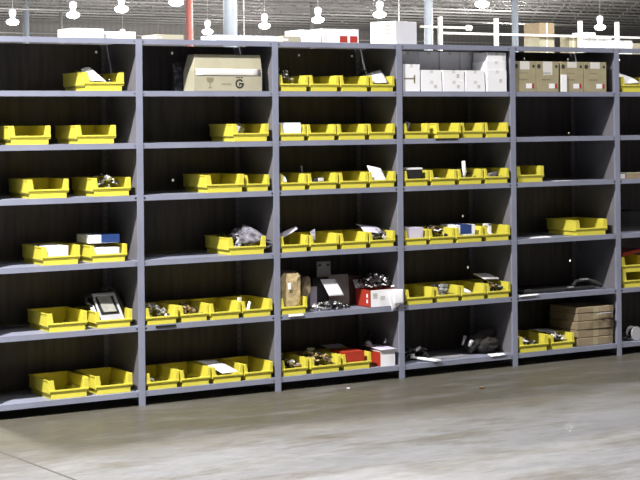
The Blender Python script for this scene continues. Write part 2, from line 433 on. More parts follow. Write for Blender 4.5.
# (bay, row, x-left, x-right, content words, place words, y offset)
bins = [
 (-1, 1, -13.9, -3.7, 'with leaning white slip', 'alone on', 1.0), (-1, 2, -31.7, -21.7, 'empty', 'left one on', 1), (-1, 2, -15.9, -5.8, 'empty', 'right one on', 1),
 (-1, 3, -27.5, -17.5, 'empty', 'left one on', 1), (-1, 3, -12.0, -2.2, 'full of small metal parts', 'right one on', 1),
 (-1, 4, -24.3, -14.9, 'holding a white box', 'left one on', .8), (-1, 4, -12.6, -3.3, 'under a blue and white box', 'right one on', 1.2),
 (-1, 5, -23.1, -13.3, 'empty', 'left one on', .8), (-1, 5, -11.5, -2.2, 'holding a black and silver device', 'right one on', 1),
 (-1, 6, -22.9, -13.1, 'empty', 'left one on', 1), (-1, 6, -11.7, -2.3, 'empty', 'right one on', 1),
 (0, 2, 24.1, 34.2, 'with a grey part inside', 'alone on', .6), (0, 3, 16.9, 27.3, 'empty', 'left one on', .6), (0, 3, 27.5, 35.0, 'empty', 'right one on', 1.4),
 (0, 4, 22.6, 33.1, 'under a clear plastic bag', 'alone on', .6),
 (0, 5, 1.0, 9.5, 'of grey plastic fittings', 'first of four on', .2), (0, 5, 9.7, 17.5, 'of brown cord', 'second of four on', .9), (0, 5, 17.7, 26.1, 'empty', 'third of four on', .3), (0, 5, 26.3, 35.0, 'with white stick', 'last of four on', .6),
 (0, 6, 1.0, 9.6, 'with white slip at its left', 'first of four on', .4), (0, 6, 9.8, 17.9, 'empty', 'second of four on', .5), (0, 6, 18.1, 26.5, 'under white sheet of paper', 'third of four on', .5), (0, 6, 26.7, 34.9, 'empty', 'last of four on', .6),
 (1, 1, 37.0, 45.4, 'of jumbled metal parts', 'first of four on', .5), (1, 1, 45.6, 54.2, 'empty', 'second of four on', .5), (1, 1, 54.4, 63.0, 'empty', 'third of four on', .4), (1, 1, 63.2, 71.2, 'with white paper and black film', 'last of four on', .6),
 (1, 2, 36.9, 44.6, 'with white card', 'first of four on', .5), (1, 2, 44.8, 53.3, 'empty', 'second of four on', .4), (1, 2, 53.5, 62.3, 'empty', 'third of four on', .4), (1, 2, 62.5, 71.1, 'empty', 'last of four on', .5),
 (1, 3, 36.9, 44.7, 'with small torn paper', 'first of four on', .5), (1, 3, 44.9, 53.7, 'with black ring part', 'second of four on', .4), (1, 3, 53.9, 62.5, 'empty', 'third of four on', .5), (1, 3, 62.7, 71.0, 'with upright white sheet', 'last of four on', .4),
 (1, 4, 36.9, 45.0, 'with lavender paper strip', 'first of four on', .4), (1, 4, 45.2, 53.8, 'with clear scrap', 'second of four on', .3), (1, 4, 54.0, 62.3, 'empty', 'third of four on', .4), (1, 4, 62.5, 70.5, 'of crumpled papers', 'last of four on', .5),
 (1, 5, 36.8, 44.5, 'full of tan paper packs', 'alone on', .2),
 (1, 6, 36.9, 44.6, 'of tan parts', 'first of three on', .6), (1, 6, 45.1, 54.0, 'of tan and black parts', 'second of three on', .3), (1, 6, 54.3, 63.0, 'holding red box', 'last of three on', .8),
 (2, 2, 73.2, 81.4, 'with dark scrap', 'first of four on', .4), (2, 2, 83.2, 91.1, 'empty', 'second of four on', -.2), (2, 2, 91.3, 98.6, 'empty', 'third of four on', .3), (2, 2, 98.8, 106.6, 'empty', 'last of four on', .3),
 (2, 3, 73.2, 81.0, 'with black box', 'first of four on', .4), (2, 3, 81.2, 89.7, 'with white sliver', 'second of four on', .3), (2, 3, 90.0, 98.1, 'with white tube and black parts', 'third of four on', .3), (2, 3, 98.3, 106.7, 'of clear plastic', 'last of four on', .3),
 (2, 4, 73.1, 80.5, 'holding pale grey box', 'first of four on', .5), (2, 4, 80.7, 88.9, 'of black and white parts', 'second of four on', .3), (2, 4, 89.1, 98.1, 'with blue and white box', 'third of four on', 0), (2, 4, 98.3, 106.9, 'with white bracket', 'last of four on', .3),
 (2, 5, 73.3, 82.3, 'with white knob', 'first of four on', .1), (2, 5, 82.5, 90.4, 'of grey plastic', 'second of four on', .5), (2, 5, 90.6, 98.7, 'with white paper', 'third of four on', .3), (2, 5, 98.9, 106.9, 'under tilted white card', 'last of four on', .4),
 (3, 3, 109.0, 118.4, 'empty', 'alone on', 1.0), 
 (3, 4, 128.8, 140.4, 'empty', 'alone on', 1.2),
 (3, 6, 109.2, 119.3, 'with white paper', 'left one on', .3), (3, 6, 120.0, 128.3, 'with white and black parts', 'right one on', .8),
 (4, 1, 145.4, 155.4, 'with white paper', 'alone on', .6),
 (4, 5, 145.4, 155.2, 'closed and low', 'lower one on', .6),
]
wide = make_bin(10.0, 12.0, 4.2); narrow = make_bin(8.2, 12.0, 3.9)
BINS = {}
used = {id(wide): False, id(narrow): False}
for (bay, row, xa, xb, cont, place, yo) in bins:
    w = xb - xa - .26
    proto, nw = (wide, 10.0) if w > 9.1 else (narrow, 8.2)
    z = TOPZ[row]
    head = 'empty yellow bin' if cont == 'empty' else 'yellow bin ' + cont
    lb = f'{head}, {place} {RN[row]}, {BN[bay]}'
    if lb.count(' ') > 15: lb = lb.replace(' from left', '')
    xs_ = yo * (.45 + (xa + 32) / 190 * .35)
    xa += xs_; xb += xs_
    xb = min(xb, W * (bay + 1) - 1.0); w = min(w, xb - xa - .1)
    loc = ((xa + xb) / 2, yo, z)
    rz = random.uniform(-.012, .012)
    if not used[id(proto)]:
        b = proto; used[id(proto)] = True; b.location = [c * IN for c in loc]; b.scale.x = w / nw; b['label'] = lb
    else: b = dup(proto, loc, rz, w / nw, lb)
    b['group'] = 'yellow bins on the shelves'
    BINS[(bay, row, place.split()[0])] = ((xa + xb) / 2, yo, z, w)
# a bin turned with its closed back to the front, fifth bay
b = dup(wide, (150.3, .6, TOPZ[5] + 4.22), 0, .95, 'yellow bin stacked on another under red piece, fifth level, rightmost bay', 'yellow bins on the shelves')

# ------------------------------------------------------------------ small contents
def one(name, label, cat, mb, m=None, loc=(0, 0, 0), kind=None, group=None, bevel=0):
    o = mb.build(name, m, None, loc, bevel); return tag(o, label, cat, group, kind)
def heap(name, label, cat, x0, x1, y0, y1, z, h, mats, n=40, size=(.3, 1.1), seed=1):
    rnd = random.Random(seed); m = MB(); cx, cy = (x0 + x1) / 2, (y0 + y1) / 2
    for k in range(n):
        x, y = rnd.uniform(x0, x1), rnd.uniform(y0, y1)
        fall = 1 - .5 * (abs(x - cx) / (x1 - x0) * 2) ** 2 - .2 * (abs(y - cy) / (y1 - y0) * 2) ** 2
        zz = rnd.uniform(.25, max(.3, h * fall)) if k % 2 else h * fall * rnd.uniform(.75, 1.05); mm = rnd.choice(mats)
        s = rnd.uniform(*size)
        if k % 3 == 0:
            a = rnd.uniform(0, 6.28); 
            m.tube([(x - cx + math.cos(a) * s * t, y - cy + math.sin(a) * s * t, zz + .25 * math.sin(3 * t)) for t in (-1, -.5, 0, .5, 1)], s * .18, 6, mm)
        elif k % 3 == 1:
            m.rbox((x - cx, y - cy, zz), (s * 1.3, s * .8, s * .5), (rnd.uniform(-.6, .6), rnd.uniform(-.6, .6), rnd.uniform(0, 3)), mm)
        else:
            m.blob((x - cx, y - cy, zz), (s * .45, s * .45, s * .35), mm, .2, k, 1)
    hx, hy = (x1 - x0) / 2 + .2, (y1 - y0) / 2 + .15
    for v in m.bm.verts:
        v.co.x = max(-hx, min(hx, v.co.x / IN)) * IN; v.co.y = max(-hy, min(hy, v.co.y / IN)) * IN; v.co.z = max(.03 * IN, v.co.z)
    return one(name, label, cat, m, None, (cx, cy, z), kind='stuff')
def inb(key): return BINS[key]
FL = .16     # bin floor thickness
def paper(name, label, pts, bend=(0, 0, 0), m=None, cat='paper'):
    b = Vector(pts[0]); q = [tuple(Vector(p) - b) for p in pts]
    return one(name, label, cat, MB().sheet(*q, bend=bend), m or M['paper'], tuple(b))
def simple_box(name, label, cat, x0, x1, y0, y1, z0, z1, m, lid=None, extra=None, rz=0):
    r = thing(name, label, cat, ((x0 + x1) / 2, (y0 + y1) / 2, z0), rz)
    a, d, h = (x1 - x0) / 2, (y1 - y0) / 2, z1 - z0
    MB().box(-a, a, -d, d, 0, h * .9).build('box_body', m, r, bevel=.04)
    MB().box(-a - .02, a + .02, -d - .02, d + .02, h * .9, h).build('lid', lid or m, r, bevel=.03)
    if extra: extra(r, a, d, h)
    return r

Z1, Z2, Z3, Z4, Z5, Z6 = TOPZ[1:]
# leftmost bay
x, y, z, w = inb((-1, 1, 'alone'))
paper('paper_slip', 'white slip leaning out of the bin on top level, leftmost bay', [(x - 3.9, 5.2, z + 5.0), (x - 3.3, 1.7, z + 2.1), (x + .9, 1.4, z + 2.05), (x - 1.9, 4.6, z + 5.5)], (0, 0, .3))
one('card_flap', 'tan card standing in the left of top level bin, leftmost bay', 'card', MB().rbox((0, 0, 2.1), (.15, 6.5, 4.2), (.1, .12, 0)), M['card'], (x - 3.6, 6.5, z + .5))
heap('cable_scraps', 'dark cable scraps behind the white slip, leftmost bay top bin', 'cables', x - .5, x + 3.5, 2, 8, z + FL, 3.2, [M['rubber'], M['grey']], 24, seed=3)
x, y, z, w = inb((-1, 3, 'right'))
heap('metal_parts', 'small silvery metal parts heaped in bin, third level, leftmost bay', 'parts', x - 2.9, x + 2.9, 1.6, 10, z + FL, 4.6, [M['chrome'], M['silver'], M['rubber'], M['white']], 90, (.3, .8), 4)
x, y, z, w = inb((-1, 4, 'left'))
simple_box('small_box', 'plain white box sitting in the left bin, fourth level, leftmost bay', 'box', x - 3.5, x + 2.0, 1.4, 10.5, z + .2, z + 4.15, M['white'])
x, y, z, w = inb((-1, 4, 'right'))
simple_box('small_box', 'white box inside the bin below the blue one, leftmost bay', 'box', x - 2.9, x + 2.9, 1.9, 10, z + .2, z + 3.2, M['white'])
def blue_extra(r, a, d, h): 
    MB().box(-a + 2.9, a + .04, -d - .05, d + .04, .05, h + .03).build('blue_sleeve', M['blue'], r)
simple_box('flat_box', 'flat blue and white box lying on a bin, fourth level, leftmost bay', 'box', x - 4.0, x + 3.4, 3.0, 10.5, z + 4.23, z + 6.1, M['white'], extra=blue_extra)
# black and silver device
x, y, z, w = inb((-1, 5, 'right'))
r = thing('handheld_device', 'black and silver handheld device lying in the bin, leftmost bay', 'device', (x, 1.6, z + .3), .1)
MB().prism([(0, 0), (4.5, 0), (7.5, 6.5), (5.8, 7.6), (1.2, 3.2)], -2.6, 2.4, 'x').build('housing', M['black'], r, bevel=.2)
MB().prism([(-.3, 1.3), (.1, .9), (4.8, 6.9), (4.4, 7.3)], -3.0, -2.5, 'x').prism([(-.3, 1.3), (.1, .9), (4.8, 6.9), (4.4, 7.3)], 2.4, 3.0, 'x').prism([(3.9, 6.7), (4.3, 6.3), (4.8, 6.9), (4.4, 7.3)], -3.0, 3.0, 'x').prism([(-.3, 1.3), (.1, .9), (1.1, 2.2), (.7, 2.6)], -3.0, 3.0, 'x').build('silver_frame', M['silver'], r, bevel=.1)
MB().prism([(.9, 3.2), (1.3, 3.0), (4.6, 6.5), (4.3, 6.8)], -1.7, 1.6, 'x').build('screen', M['greyboard'], r, bevel=.08)
MB().tube([(-2.6, 4, 5.6), (-3.6, 4.2, 6.9), (-4.6, 4, 6.6), (-5.0, 3.2, 5.3), (-4.0, 2.6, 4.6)], .42, 8).tube([(0, 5.6, 7.2), (.6, 5.8, 8.2), (2.3, 5.5, 8.3), (3.5, 4.6, 7), (4.0, 3.0, 4.2), (3.8, 2.6, 2)], .38, 8).build('cord', M['black'], r)
MB().prism([(-.3, 1.0), (.1, .7), (3.2, 4.4), (2.8, 4.8)], -4.3, -3.4, 'x').build('handle', M['white'], r, bevel=.12)

# second bay: top level box and small package
r = thing('cardboard_box', 'large pale cardboard box with silver tape and printed symbols, second bay', 'box', (23.9, 1.2, Z1))
bw, bd, h1, h2 = 9.2, 5.5, 4.6, 8.7
MB().box(-bw, bw, 0, bd, 0, h1).build('box_body', M['cardpale'], r, bevel=.08)
MB().hexa([(-bw, 0, h1), (bw, 0, h1), (bw, bd, h1), (-bw, bd, h1), (-bw + .5, .7, h2), (bw - .1, .7, h2), (bw - .1, bd - 1.4, h2), (-bw + .5, bd - 1.4, h2)]).build('upper_flap', M['cardpale'], r, bevel=.06)
MB().sheet((-bw + .5, -.06, 3.7), (bw - .5, -.06, 3.7), (bw - .5, .06, 5.3), (-bw + .5, .0, 5.3), bend=(0, -.12, 0)).build('tape', M['tape'], r)
# symbols: goblet, small printed line, ringed G
g = MB()
g.prism([(-5.9, 3.2), (-3.9, 3.2), (-4.1, 2.3), (-4.7, 1.9), (-5.1, 1.9), (-5.7, 2.3)], -.03, 0, 'y').box(-5.0, -4.8, -.03, 0, .9, 1.9).box(-5.4, -4.4, -.03, 0, .7, .9)
g.build('goblet_symbol', M['greyink'], r)
t = MB()
for i in range(6): t.box(-1.7 + i * .42, -1.45 + i * .42, -.03, 0, 1.5, 1.85)
t.build('printed_line', M['greyink'], r)
g = MB(); cx, cz, R1, R2 = 3.0, 1.75, 1.15, .72
pts = [(cx + R1 * math.cos(a), cz + R1 * math.sin(a)) for a in [math.radians(35 + i * 20) for i in range(17)]]
inn = [(cx + R2 * math.cos(a), cz + R2 * math.sin(a)) for a in [math.radians(35 + i * 20) for i in range(17)]]
for i in range(16): g.prism([pts[i], pts[i + 1], inn[i + 1], inn[i]], -.03, 0, 'y')
g.box(cx + .05, cx + 1.15, -.03, 0, cz - .15, cz + .2).box(cx - .15, cx + .15, -.03, 0, cz - .5, cz + .3)
for i in range(3): g.box(cx - .9 + i * .65, cx - .45 + i * .65, -.03, 0, cz + 1.35, cz + 1.65)
g.build('ringed_mark', M['ink'], r)
r = thing('clear_pouch', 'small clear pouch with dark parts left of the large cardboard box', 'pouch', (16.3, 11.5, Z1))
MB().sheet((-1.6, 0, .05), (1.0, 0, .05), (.9, 1.6, 7.4), (-1.4, 1.6, 7.4), bend=(0, -.7, 0)).build('film', M['clear'], r)
MB().box(-1.3, .8, .7, 1.5, .1, 5.4).box(-.9, .4, .9, 1.4, 5.6, 6.6).build('dark_parts', M['olive'], r)
x, y, z, w = inb((0, 2, 'alone'))
one('grey_fitting', 'grey fitting inside the bin, second level, second bay', 'fitting', MB().rbox((0, 0, 1.5), (2.2, 3, 2.6), (.3, .3, .5)).tube([(0, 0, 1), (1.6, 1, 3.2)], .5), M['grey'], (x - 1.6, 5, z + FL + .8), bevel=.15)
x, y, z, w = inb((0, 4, 'alone'))
r = thing('plastic_bag', 'crumpled clear plastic bag of parts on bin, fourth level, second bay', 'bag', (x + 1.6, 3.2, z + FL))
MB().sheet((-4.4, -1.6, 2.4), (5.4, -1.9, 2.7), (.4, 1.6, 6.7), (-.5, 1.6, 6.8), bend=(0, -.9, .2)).sheet((5.4, -1.8, 2.7), (5.0, 5.5, 4.2), (.2, 1.8, 6.7), (.4, 1.6, 6.7), bend=(.3, 0, .3)).blob((-.8, 2, 4.4), (2.2, 2.0, 1.3), M['clear'], .3, 5, 3).build('film', M['clear'], r)
MB().blob((-.4, .4, 1.6), (2.6, 2.0, 1.4), M['grey'], .3, 8, 2).build('packed_parts', M['grey'], r)
heap('black_parts', 'black parts heaped left of the plastic bag, fourth level, second bay', 'parts', x - 4.0, x - 1.5, 2.2, 11, z + FL, 4.6, [M['black'], M['rubber'], M['chrome']], 40, (.4, 1.0), 11)
x, y, z, w = inb((0, 5, 'first'))
heap('grey_fittings', 'pale grey plastic fittings filling first bin, fifth level, second bay', 'fittings', x - 3.2, x + 3.2, 1.2, 11, z + FL, 4.0, [M['silver'], M['white'], M['clear'], M['grey']], 80, (.5, 1.1), 12)
x, y, z, w = inb((0, 5, 'second'))
heap('brown_cord', 'brown cord ends in second bin, fifth level, second bay', 'cord', x - 2.8, x + 2.8, 1.6, 11, z + FL, 3.5, [M['brownpart'], M['card'], M['rubber']], 60, (.4, 1.2), 13)
one('wrapped_bundle', 'olive wrapped bundle lying across rear of bins, fifth level, second bay', 'bundle', MB().blob((0, 0, 1.1), (2.6, 1.5, 1.25), M['olive'], .12, 3, 2), M['olive'], (27.3, 13.6, Z5 + 4.3 - 4.25 + .1))
x, y, z, w = inb((0, 5, 'last'))
one('white_stick', 'white stick leaning in last bin, fifth level, second bay', 'stick', MB().tube([(0, 0, 0), (1.6, 1.5, 2.6)], .4, 8).rbox((-.6, 2.6, 3.2), (.9, .5, 1.2), (0, 0, .2)), M['white'], (x - 2.4, 1.4, z + .7))
x, y, z, w = inb((0, 6, 'first'))
paper('paper_slip', 'white slip at left of first bin, bottom level, second bay', [(x - 3.7, 3.4, z + 2.6), (x - 1.4, 2.0, z + 1.8), (x - .6, 4.2, z + 2.0), (x - 3.4, 6, z + 2.8)])
x, y, z, w = inb((0, 6, 'third'))
paper('paper_sheet', 'white sheet of paper lying on third bin, bottom level, second bay', [(x - 1.6, .2, z + 2.25), (x + 2.6, .0, z + 2.4), (x - .2, 7.6, z + 4.6), (x - 4.6, 7.8, z + 4.6)], (0, 0, .35))

one('dark_label', 'black label strip hanging below first bin, fifth level, second bay', 'label', MB().box(0, 5.2, -.1, .0, 0, .5), M['black'], (3.6, -.06, Z5 - .75))

# third bay
x, y, z, w = inb((1, 1, 'first'))
heap('metal_parts', 'jumbled wiry metal parts in first bin, top level, third bay', 'parts', x - 3.1, x + .8, 1.4, 9, z + FL, 5.4, [M['grey'], M['silver'], M['rubber'], M['card']], 70, (.4, 1.1), 21)
x, y, z, w = inb((1, 1, 'last'))
paper('paper_sheet', 'white paper folded over last bin, top level, third bay', [(x - 3.2, 1.0, z + 2.1), (x + 1.9, .9, z + 2.2), (x + 2.4, 5.2, z + 5.6), (x - 2.6, 5.6, z + 4.2)], (0, -.2, .2))
one('black_film', 'crumpled black film behind white paper, top level, third bay', 'film', MB().blob((0, 0, 2.6), (2.6, 2.0, 3.0), M['black'], .25, 9, 2), M['black'], (x + .2, 9.0, z + .3))
x, y, z, w = inb((1, 2, 'first'))
one('white_card', 'plain white card standing in first bin, second level, third bay', 'card', MB().rbox((0, 0, 1.5), (6.4, .5, 2.9), (-.15, 0, 0)), M['white'], (x - .6, 1.2, z + 1.5 - .1))
x, y, z, w = inb((1, 3, 'first'))
paper('paper_scrap', 'small torn white paper at left of first bin, third level, third bay', [(x - 3.6, .9, z + 1.9), (x - 1.6, .7, z + 1.9), (x - 1.9, 1.4, z + 3.4), (x - 3.2, 1.5, z + 4.0)], (0, -.3, 0))
x, y, z, w = inb((1, 3, 'second'))
r = thing('ring_fitting', 'black ring fitting with white tag in second bin, third level, third bay', 'fitting', (x - .6, 3.4, z + FL + .15))
MB().tube([(1.6 * math.cos(a), 1.6 * math.sin(a), 1.6 + .5 * math.cos(a)) for a in [i * .45 for i in range(15)]], .42, 8).build('ring', M['black'], r)
MB().tube([(-2.2, .5, .4), (-3.0, .7, 3.2), (-3.4, .7, 5.4)], .25, 6).build('lever', M['grey'], r)
MB().rbox((.6, -1.9, 2.0), (1.6, .2, .8), (0, 0, .2)).build('tag', M['white'], r)
x, y, z, w = inb((1, 3, 'last'))
paper('paper_sheet', 'upright white sheet in last bin, third level, third bay', [(x - 2.6, .9, z + 1.4), (x + 1.6, .9, z + 1.5), (x + .9, 2.6, z + 4.7), (x - 3.2, 2.7, z + 5.5)], (0, -.2, 0))
x, y, z, w = inb((1, 4, 'first'))
paper('paper_strip', 'lavender paper strip curling from first bin, fourth level, third bay', [(x - 3.8, 1.0, z + 3.0), (x + 2.5, 3.0, z + 5.3), (x + 2.9, 5.0, z + 5.8), (x - 3.6, 4.0, z + 3.8)], (0, 0, .3), M['lavpaper'])
x, y, z, w = inb((1, 4, 'second'))
paper('film_scrap', 'clear scrap standing at left of second bin, fourth level, third bay', [(x - 3.6, 1.0, z + 2.0), (x - 2.3, .9, z + 2.2), (x - 1.5, 2.4, z + 5.2), (x - 2.8, 2.4, z + 4.6)], (0, -.4, 0), M['clear'], 'film')
x, y, z, w = inb((1, 4, 'last'))
paper('paper_sheet', 'crumpled white paper on last bin, fourth level, third bay', [(x - 3.9, 3.0, z + 3.9), (x + 1.0, 1.6, z + 3.2), (x + 2.0, 6.5, z + 4.8), (x - 4.2, 6.5, z + 5.6)], (.2, 0, .5), M['lavpaper'])
heap('packet_scraps', 'pale plastic packets in last bin, fourth level, third bay', 'packets', x - 2.4, x + 3.2, 1.2, 7, z + FL, 4.0, [M['clear'], M['greyboard'], M['white'], M['rubber']], 40, (.6, 1.3), 33)
# fifth level, third bay
x, y, z, w = inb((1, 5, 'alone'))
one('paper_pack', 'crinkled tan paper pack upright in bin, fifth level, third bay', 'pack', MB().blob((0, 0, 4.7), (3.5, 1.9, 4.9), M['kraft'], .07, 14, 3, .35).rbox((-.3, -2.0, 6.4), (.9, .1, 1.6), (-.1, 0, .1), M['white']), M['kraft'], (x - .4, 3.0, z + .3))
one('cardboard_flap', 'tan cardboard piece lying on paper pack, fifth level, third bay', 'cardboard', MB().sheet((-3.8, -2.4, 0), (3.4, -2.4, -.6), (3.6, 2, .3), (-3.8, 2, 1.2), bend=(0, 0, .5), th=.15), M['card'], (x, 5.0, z + 9.4))
one('paper_pack', 'brown padded envelope leaning right of the tan pack, fifth level', 'pack', MB().prism([(0, 0), (1.6, 0), (3.2, 3.5), (3.0, 6.6), (2.1, 7.0), (.6, 3.6)], 0, 3.5, 'y'), M['cardbrown'], (44.6, 3.6, z + 1.6), bevel=.25)
simple_box('upright_box', 'narrow pale grey box standing beside tan envelope, fifth level', 'box', 48.6, 50.6, 5.6, 8.2, Z5, Z5 + 5.6, M['lavpaper'])
one('grey_board', 'grey speckled board leaning at back, fifth level, third bay', 'board', MB().rbox((0, 0, 4.0), (5.8, .5, 7.6), (-.08, 0, 0)), M['greyboard'], (58.8, 8.6, Z5 + .15))
r = thing('boxed_unit', 'dark unit behind slanted white paper, fifth level, third bay', 'unit', (52.5, 8.2, Z5))
MB().box(-2.6, 2.2, -1.5, 3.4, 0, 7.6).build('housing', M['darkcloth'], r, bevel=.15)
one('grey_cassette', 'square grey plate with two dark corner holes, fifth level, third bay', 'plate', MB().rbox((0, 0, 1.9), (3.9, .4, 3.9), (-.05, 0, 0), M['greyboard']).rbox((-1.2, -.24, 3.0), (.8, .1, .5), (0, 0, 0), M['ink']).rbox((1.2, -.24, 3.0), (.8, .1, .5), (0, 0, 0), M['ink']).rbox((0, -.24, 1.4), (2.4, .05, 1.4), (0, 0, 0), M['grey']), None, (54.0, 8.0, Z5 + 7.65))
paper('paper_sheet', 'slanted white sheet propped on dark unit, fifth level, third bay', [(52.3, 2.6, Z5 + 3.4), (56.6, 2.6, Z5 + 3.3), (55.0, 4.2, Z5 + 7.4), (50.7, 4.2, Z5 + 7.5)], (0, -.15, 0))
heap('cable_ends', 'black cables with white connectors along shelf edge, fifth level, third bay', 'cables', 46.5, 58.0, .8, 4.2, Z5, 2.0, [M['black'], M['rubber'], M['chrome'], M['white'], M['black'], M['black'], M['greyboard'], M['rubber']], 110, (.3, .9), 41)
# red/white box
r = thing('open_box', 'red and white open box overflowing with cables, fifth level, third bay', 'box', (67.3, .5, Z5), 0)
MB().box(-4.2, 3.7, 0, 7.0, 0, .15).box(-4.2, -4.05, 0, 7.0, 0, 4.3).box(3.55, 3.7, 0, 7.0, 0, 4.3).box(-4.2, 3.7, 0, .15, 0, 4.3).box(-4.2, 3.7, 6.85, 7.0, 0, 4.3).build('box_body', M['red'], r)
MB().box(-4.1, 3.72, -.1, -.01, .1, 4.3).build('white_wrap', M['white'], r)
MB().sheet((.4, -.8, 3.7), (3.9, -.85, 3.8), (3.8, -1.0, .2), (1.6, -1.0, -1.3), bend=(0, -.25, 0)).sheet((1.8, -1.2, 4.3), (4.8, -1.2, 4.2), (4.7, -1.5, .6), (2.0, -1.4, .4), bend=(0, -.2, 0)).build('hanging_paper', M['paper'], r)
g = MB()
for i in range(4): g.box(-3.5, -2.3 + .2 * (i % 2), -.13, -.1, 3.3 - i * .35, 3.45 - i * .35)
for i in range(3): g.box(-1.3, .1, -.13, -.1, 2.5 - i * .3, 2.6 - i * .3)
g.build('printed_text', M['greyink'], r)
MB().box(-4.24, -4.2, 1.2, 1.8, 1.0, 1.9).box(-4.24, -4.2, 1.2, 1.8, 2.4, 3.3).build('side_print', M['white'], r)
MB().hexa([(-4.2, 6.9, 4.3), (3.0, 6.9, 4.3), (3.0, 7.0, 4.3), (-4.2, 7.0, 4.3), (-4.2, 8.1, 6.4), (3.0, 8.1, 6.4), (3.0, 8.2, 6.4), (-4.2, 8.2, 6.4)]).build('flap', M['white'], r)
heap('cable_pile', 'tangle of black cables with white plugs inside red and white box', 'cables', 63.3, 70.4, .9, 7.8, Z5 + 4.32, 3.6, [M['black'], M['rubber'], M['black'], M['white'], M['black'], M['rubber'], M['white'], M['black']], 190, (.3, .9), 42)
simple_box('dark_carton', 'dark maroon carton in shade left of the red and white box', 'box', 62.0, 66.0, 9.4, 14.5, Z5, Z5 + 7.2, mat('maroon_card', (.09, .03, .025), .6))
paper('shelf_label', 'white shelf label under tan pack bin, fifth level, third bay', [(39.0, -.15, Z5 - .02), (43.3, -.15, Z5 - .02), (43.3, -.35, Z5 - .55), (39.0, -.35, Z5 - .55)], cat='label')
# bottom level third bay
x, y, z, w = inb((1, 6, 'first'))
heap('tan_parts', 'tan wooden looking parts in first bin, bottom level, third bay', 'parts', x - 2.6, x + 2.6, 1.4, 11, z + FL, 3.6, [M['brownpart'], M['card'], M['rubber'], M['silver']], 60, (.5, 1.2), 51)
x, y, z, w = inb((1, 6, 'second'))
heap('tan_parts', 'tan and black parts heaped in second bin, bottom level, third bay', 'parts', x - 3.2, x + 3.0, 1.2, 11, z + FL, 4.8, [M['black'], M['card'], M['kraft'], M['brownpart']], 80, (.6, 1.5), 52)
x, y, z, w = inb((1, 6, 'last'))
simple_box('red_box', 'plain red box sitting in last bin, bottom level, third bay', 'box', x - 2.9, x + 2.7, 1.6, 8.4, z + .25, z + 4.3, M['red'])
paper('paper_sheet', 'lavender sheet behind the red box, bottom level, third bay', [(x - 3.6, 9, z + 4.5), (x + 2.0, 9, z + 4.5), (x + 2.0, 12.5, z + 4.9), (x - 3.6, 12.5, z + 4.9)], (0, 0, .15), M['lavpaper'])
def rb(r, a, d, h): 
    MB().box(-a - .05, -a - .01, -d, d, .1, h * .88).build('red_side', M['red'], r)
    MB().sheet((-a - .4, -d - .5, h + .1), (a + .3, -d - .6, h + .1), (a + .2, d + 3, h + .3), (-a - .8, d + 3.5, h + .5), bend=(0, 0, .15)).build('loose_lid', M['lavpaper'], r)
simple_box('carton', 'white carton with red side and loose lid, bottom level, third bay', 'box', 66.2, 70.6, .9, 5.6, Z6, Z6 + 4.1, M['white'], extra=rb)
r = thing('black_hose', 'black hose with bright fittings above the white carton, bottom level', 'hose', (68.5, 7.6, Z6))
MB().tube([(2.2, 4, .5), (2.0, 3.4, 4.0), (1.0, 2, 6.8), (-.6, .8, 7.4), (-1.8, -.2, 6.4), (-2.2, -1, 5.4)], .7, 10).build('tube', M['rubber'], r)
MB().tube([(-2.2, -1, 5.5), (-2.6, -1.7, 4.9)], .85, 10).tube([(1.7, -2.3, 4.9), (2.4, -2.3, 6.2)], .4, 8).build('fitting', M['chrome'], r)

# fourth bay ------------------------------------------------------------
def marks(bm_, x, z, n=3, y=-.03):
    for i in range(n): bm_.box(x, x + .9 - .2 * (i % 2), y, 0, z - i * .3, z - i * .3 + .12)
def white_carton(x0, x1, y0, y1, z0, z1, label, grp, mk=None, m=None):
    r = thing('white_carton', label, 'box', ((x0 + x1) / 2, y0, z0), group=grp)
    a = (x1 - x0) / 2; h = z1 - z0
    MB().box(-a, a, 0, y1 - y0, 0, h).build('box_body', m or M['white'], r, bevel=.06)
    MB().box(-.5, .5, -.02, 0, h - .8, h).build('tape', M['tape'], r)
    if mk == 'bar': g = MB(); g.box(-a + .5, a - 1.5, -.04, 0, h * .45, h * .45 + .35).box(a - 1.9, a - 1.5, -.04, 0, h * .3, h * .6); g.build('printed_mark', M['greyink'], r)
    elif mk: g = MB(); marks(g, a - 2.4, h * .55, 3); g.build('printed_mark', M['greyink'], r)
GW = 'white cartons on the top level'
white_carton(73.5, 78.8, .6, 7, Z1, Z1 + 6.9, 'tall white carton with dark bar, leftmost in front row of white cartons', GW, 'bar')
for i, (a, b) in enumerate(((79.3, 85.7), (86.1, 92.9), (93.3, 99.5))):
    nm = ('second', 'third', 'fourth')[i]
    white_carton(a, b, .7, 7, Z1, Z1 + 2.75, f'lower white carton of {nm} stack in the fourth bay front row', GW, 'm')
    white_carton(a + .05, b - .05, .8, 7, Z1 + 2.78, Z1 + 5.5, f'upper white carton of {nm} stack in the fourth bay front row', GW, 'm' if i == 1 else None)
white_carton(100.0, 106.4, .4, 7, Z1, Z1 + 5.6, 'large white carton at bottom of the rightmost white stack', GW, 'm')
white_carton(100.0, 106.4, .6, 7, Z1 + 5.63, Z1 + 8.0, 'middle white carton of the rightmost white stack, top level', GW)
white_carton(100.4, 106.5, .8, 7, Z1 + 8.03, Z1 + 10.3, 'topmost white carton of the rightmost white stack, top level', GW)
for i, (a, b) in enumerate(((77.0, 83.3), (83.6, 90.0), (90.3, 96.7), (97.0, 103.4))):
    white_carton(a, b, 8.0, 14.5, Z1, Z1 + 10.6, f'shaded tall white carton in back row, {("first", "second", "third", "fourth")[i]} from left', GW, 'm')
one('dark_label', 'black label strip on shelf lip, second level, fourth bay', 'label', MB().box(0, 7, -.1, .0, 0, .38), M['black'], (83.0, -.05, Z2 - .35))
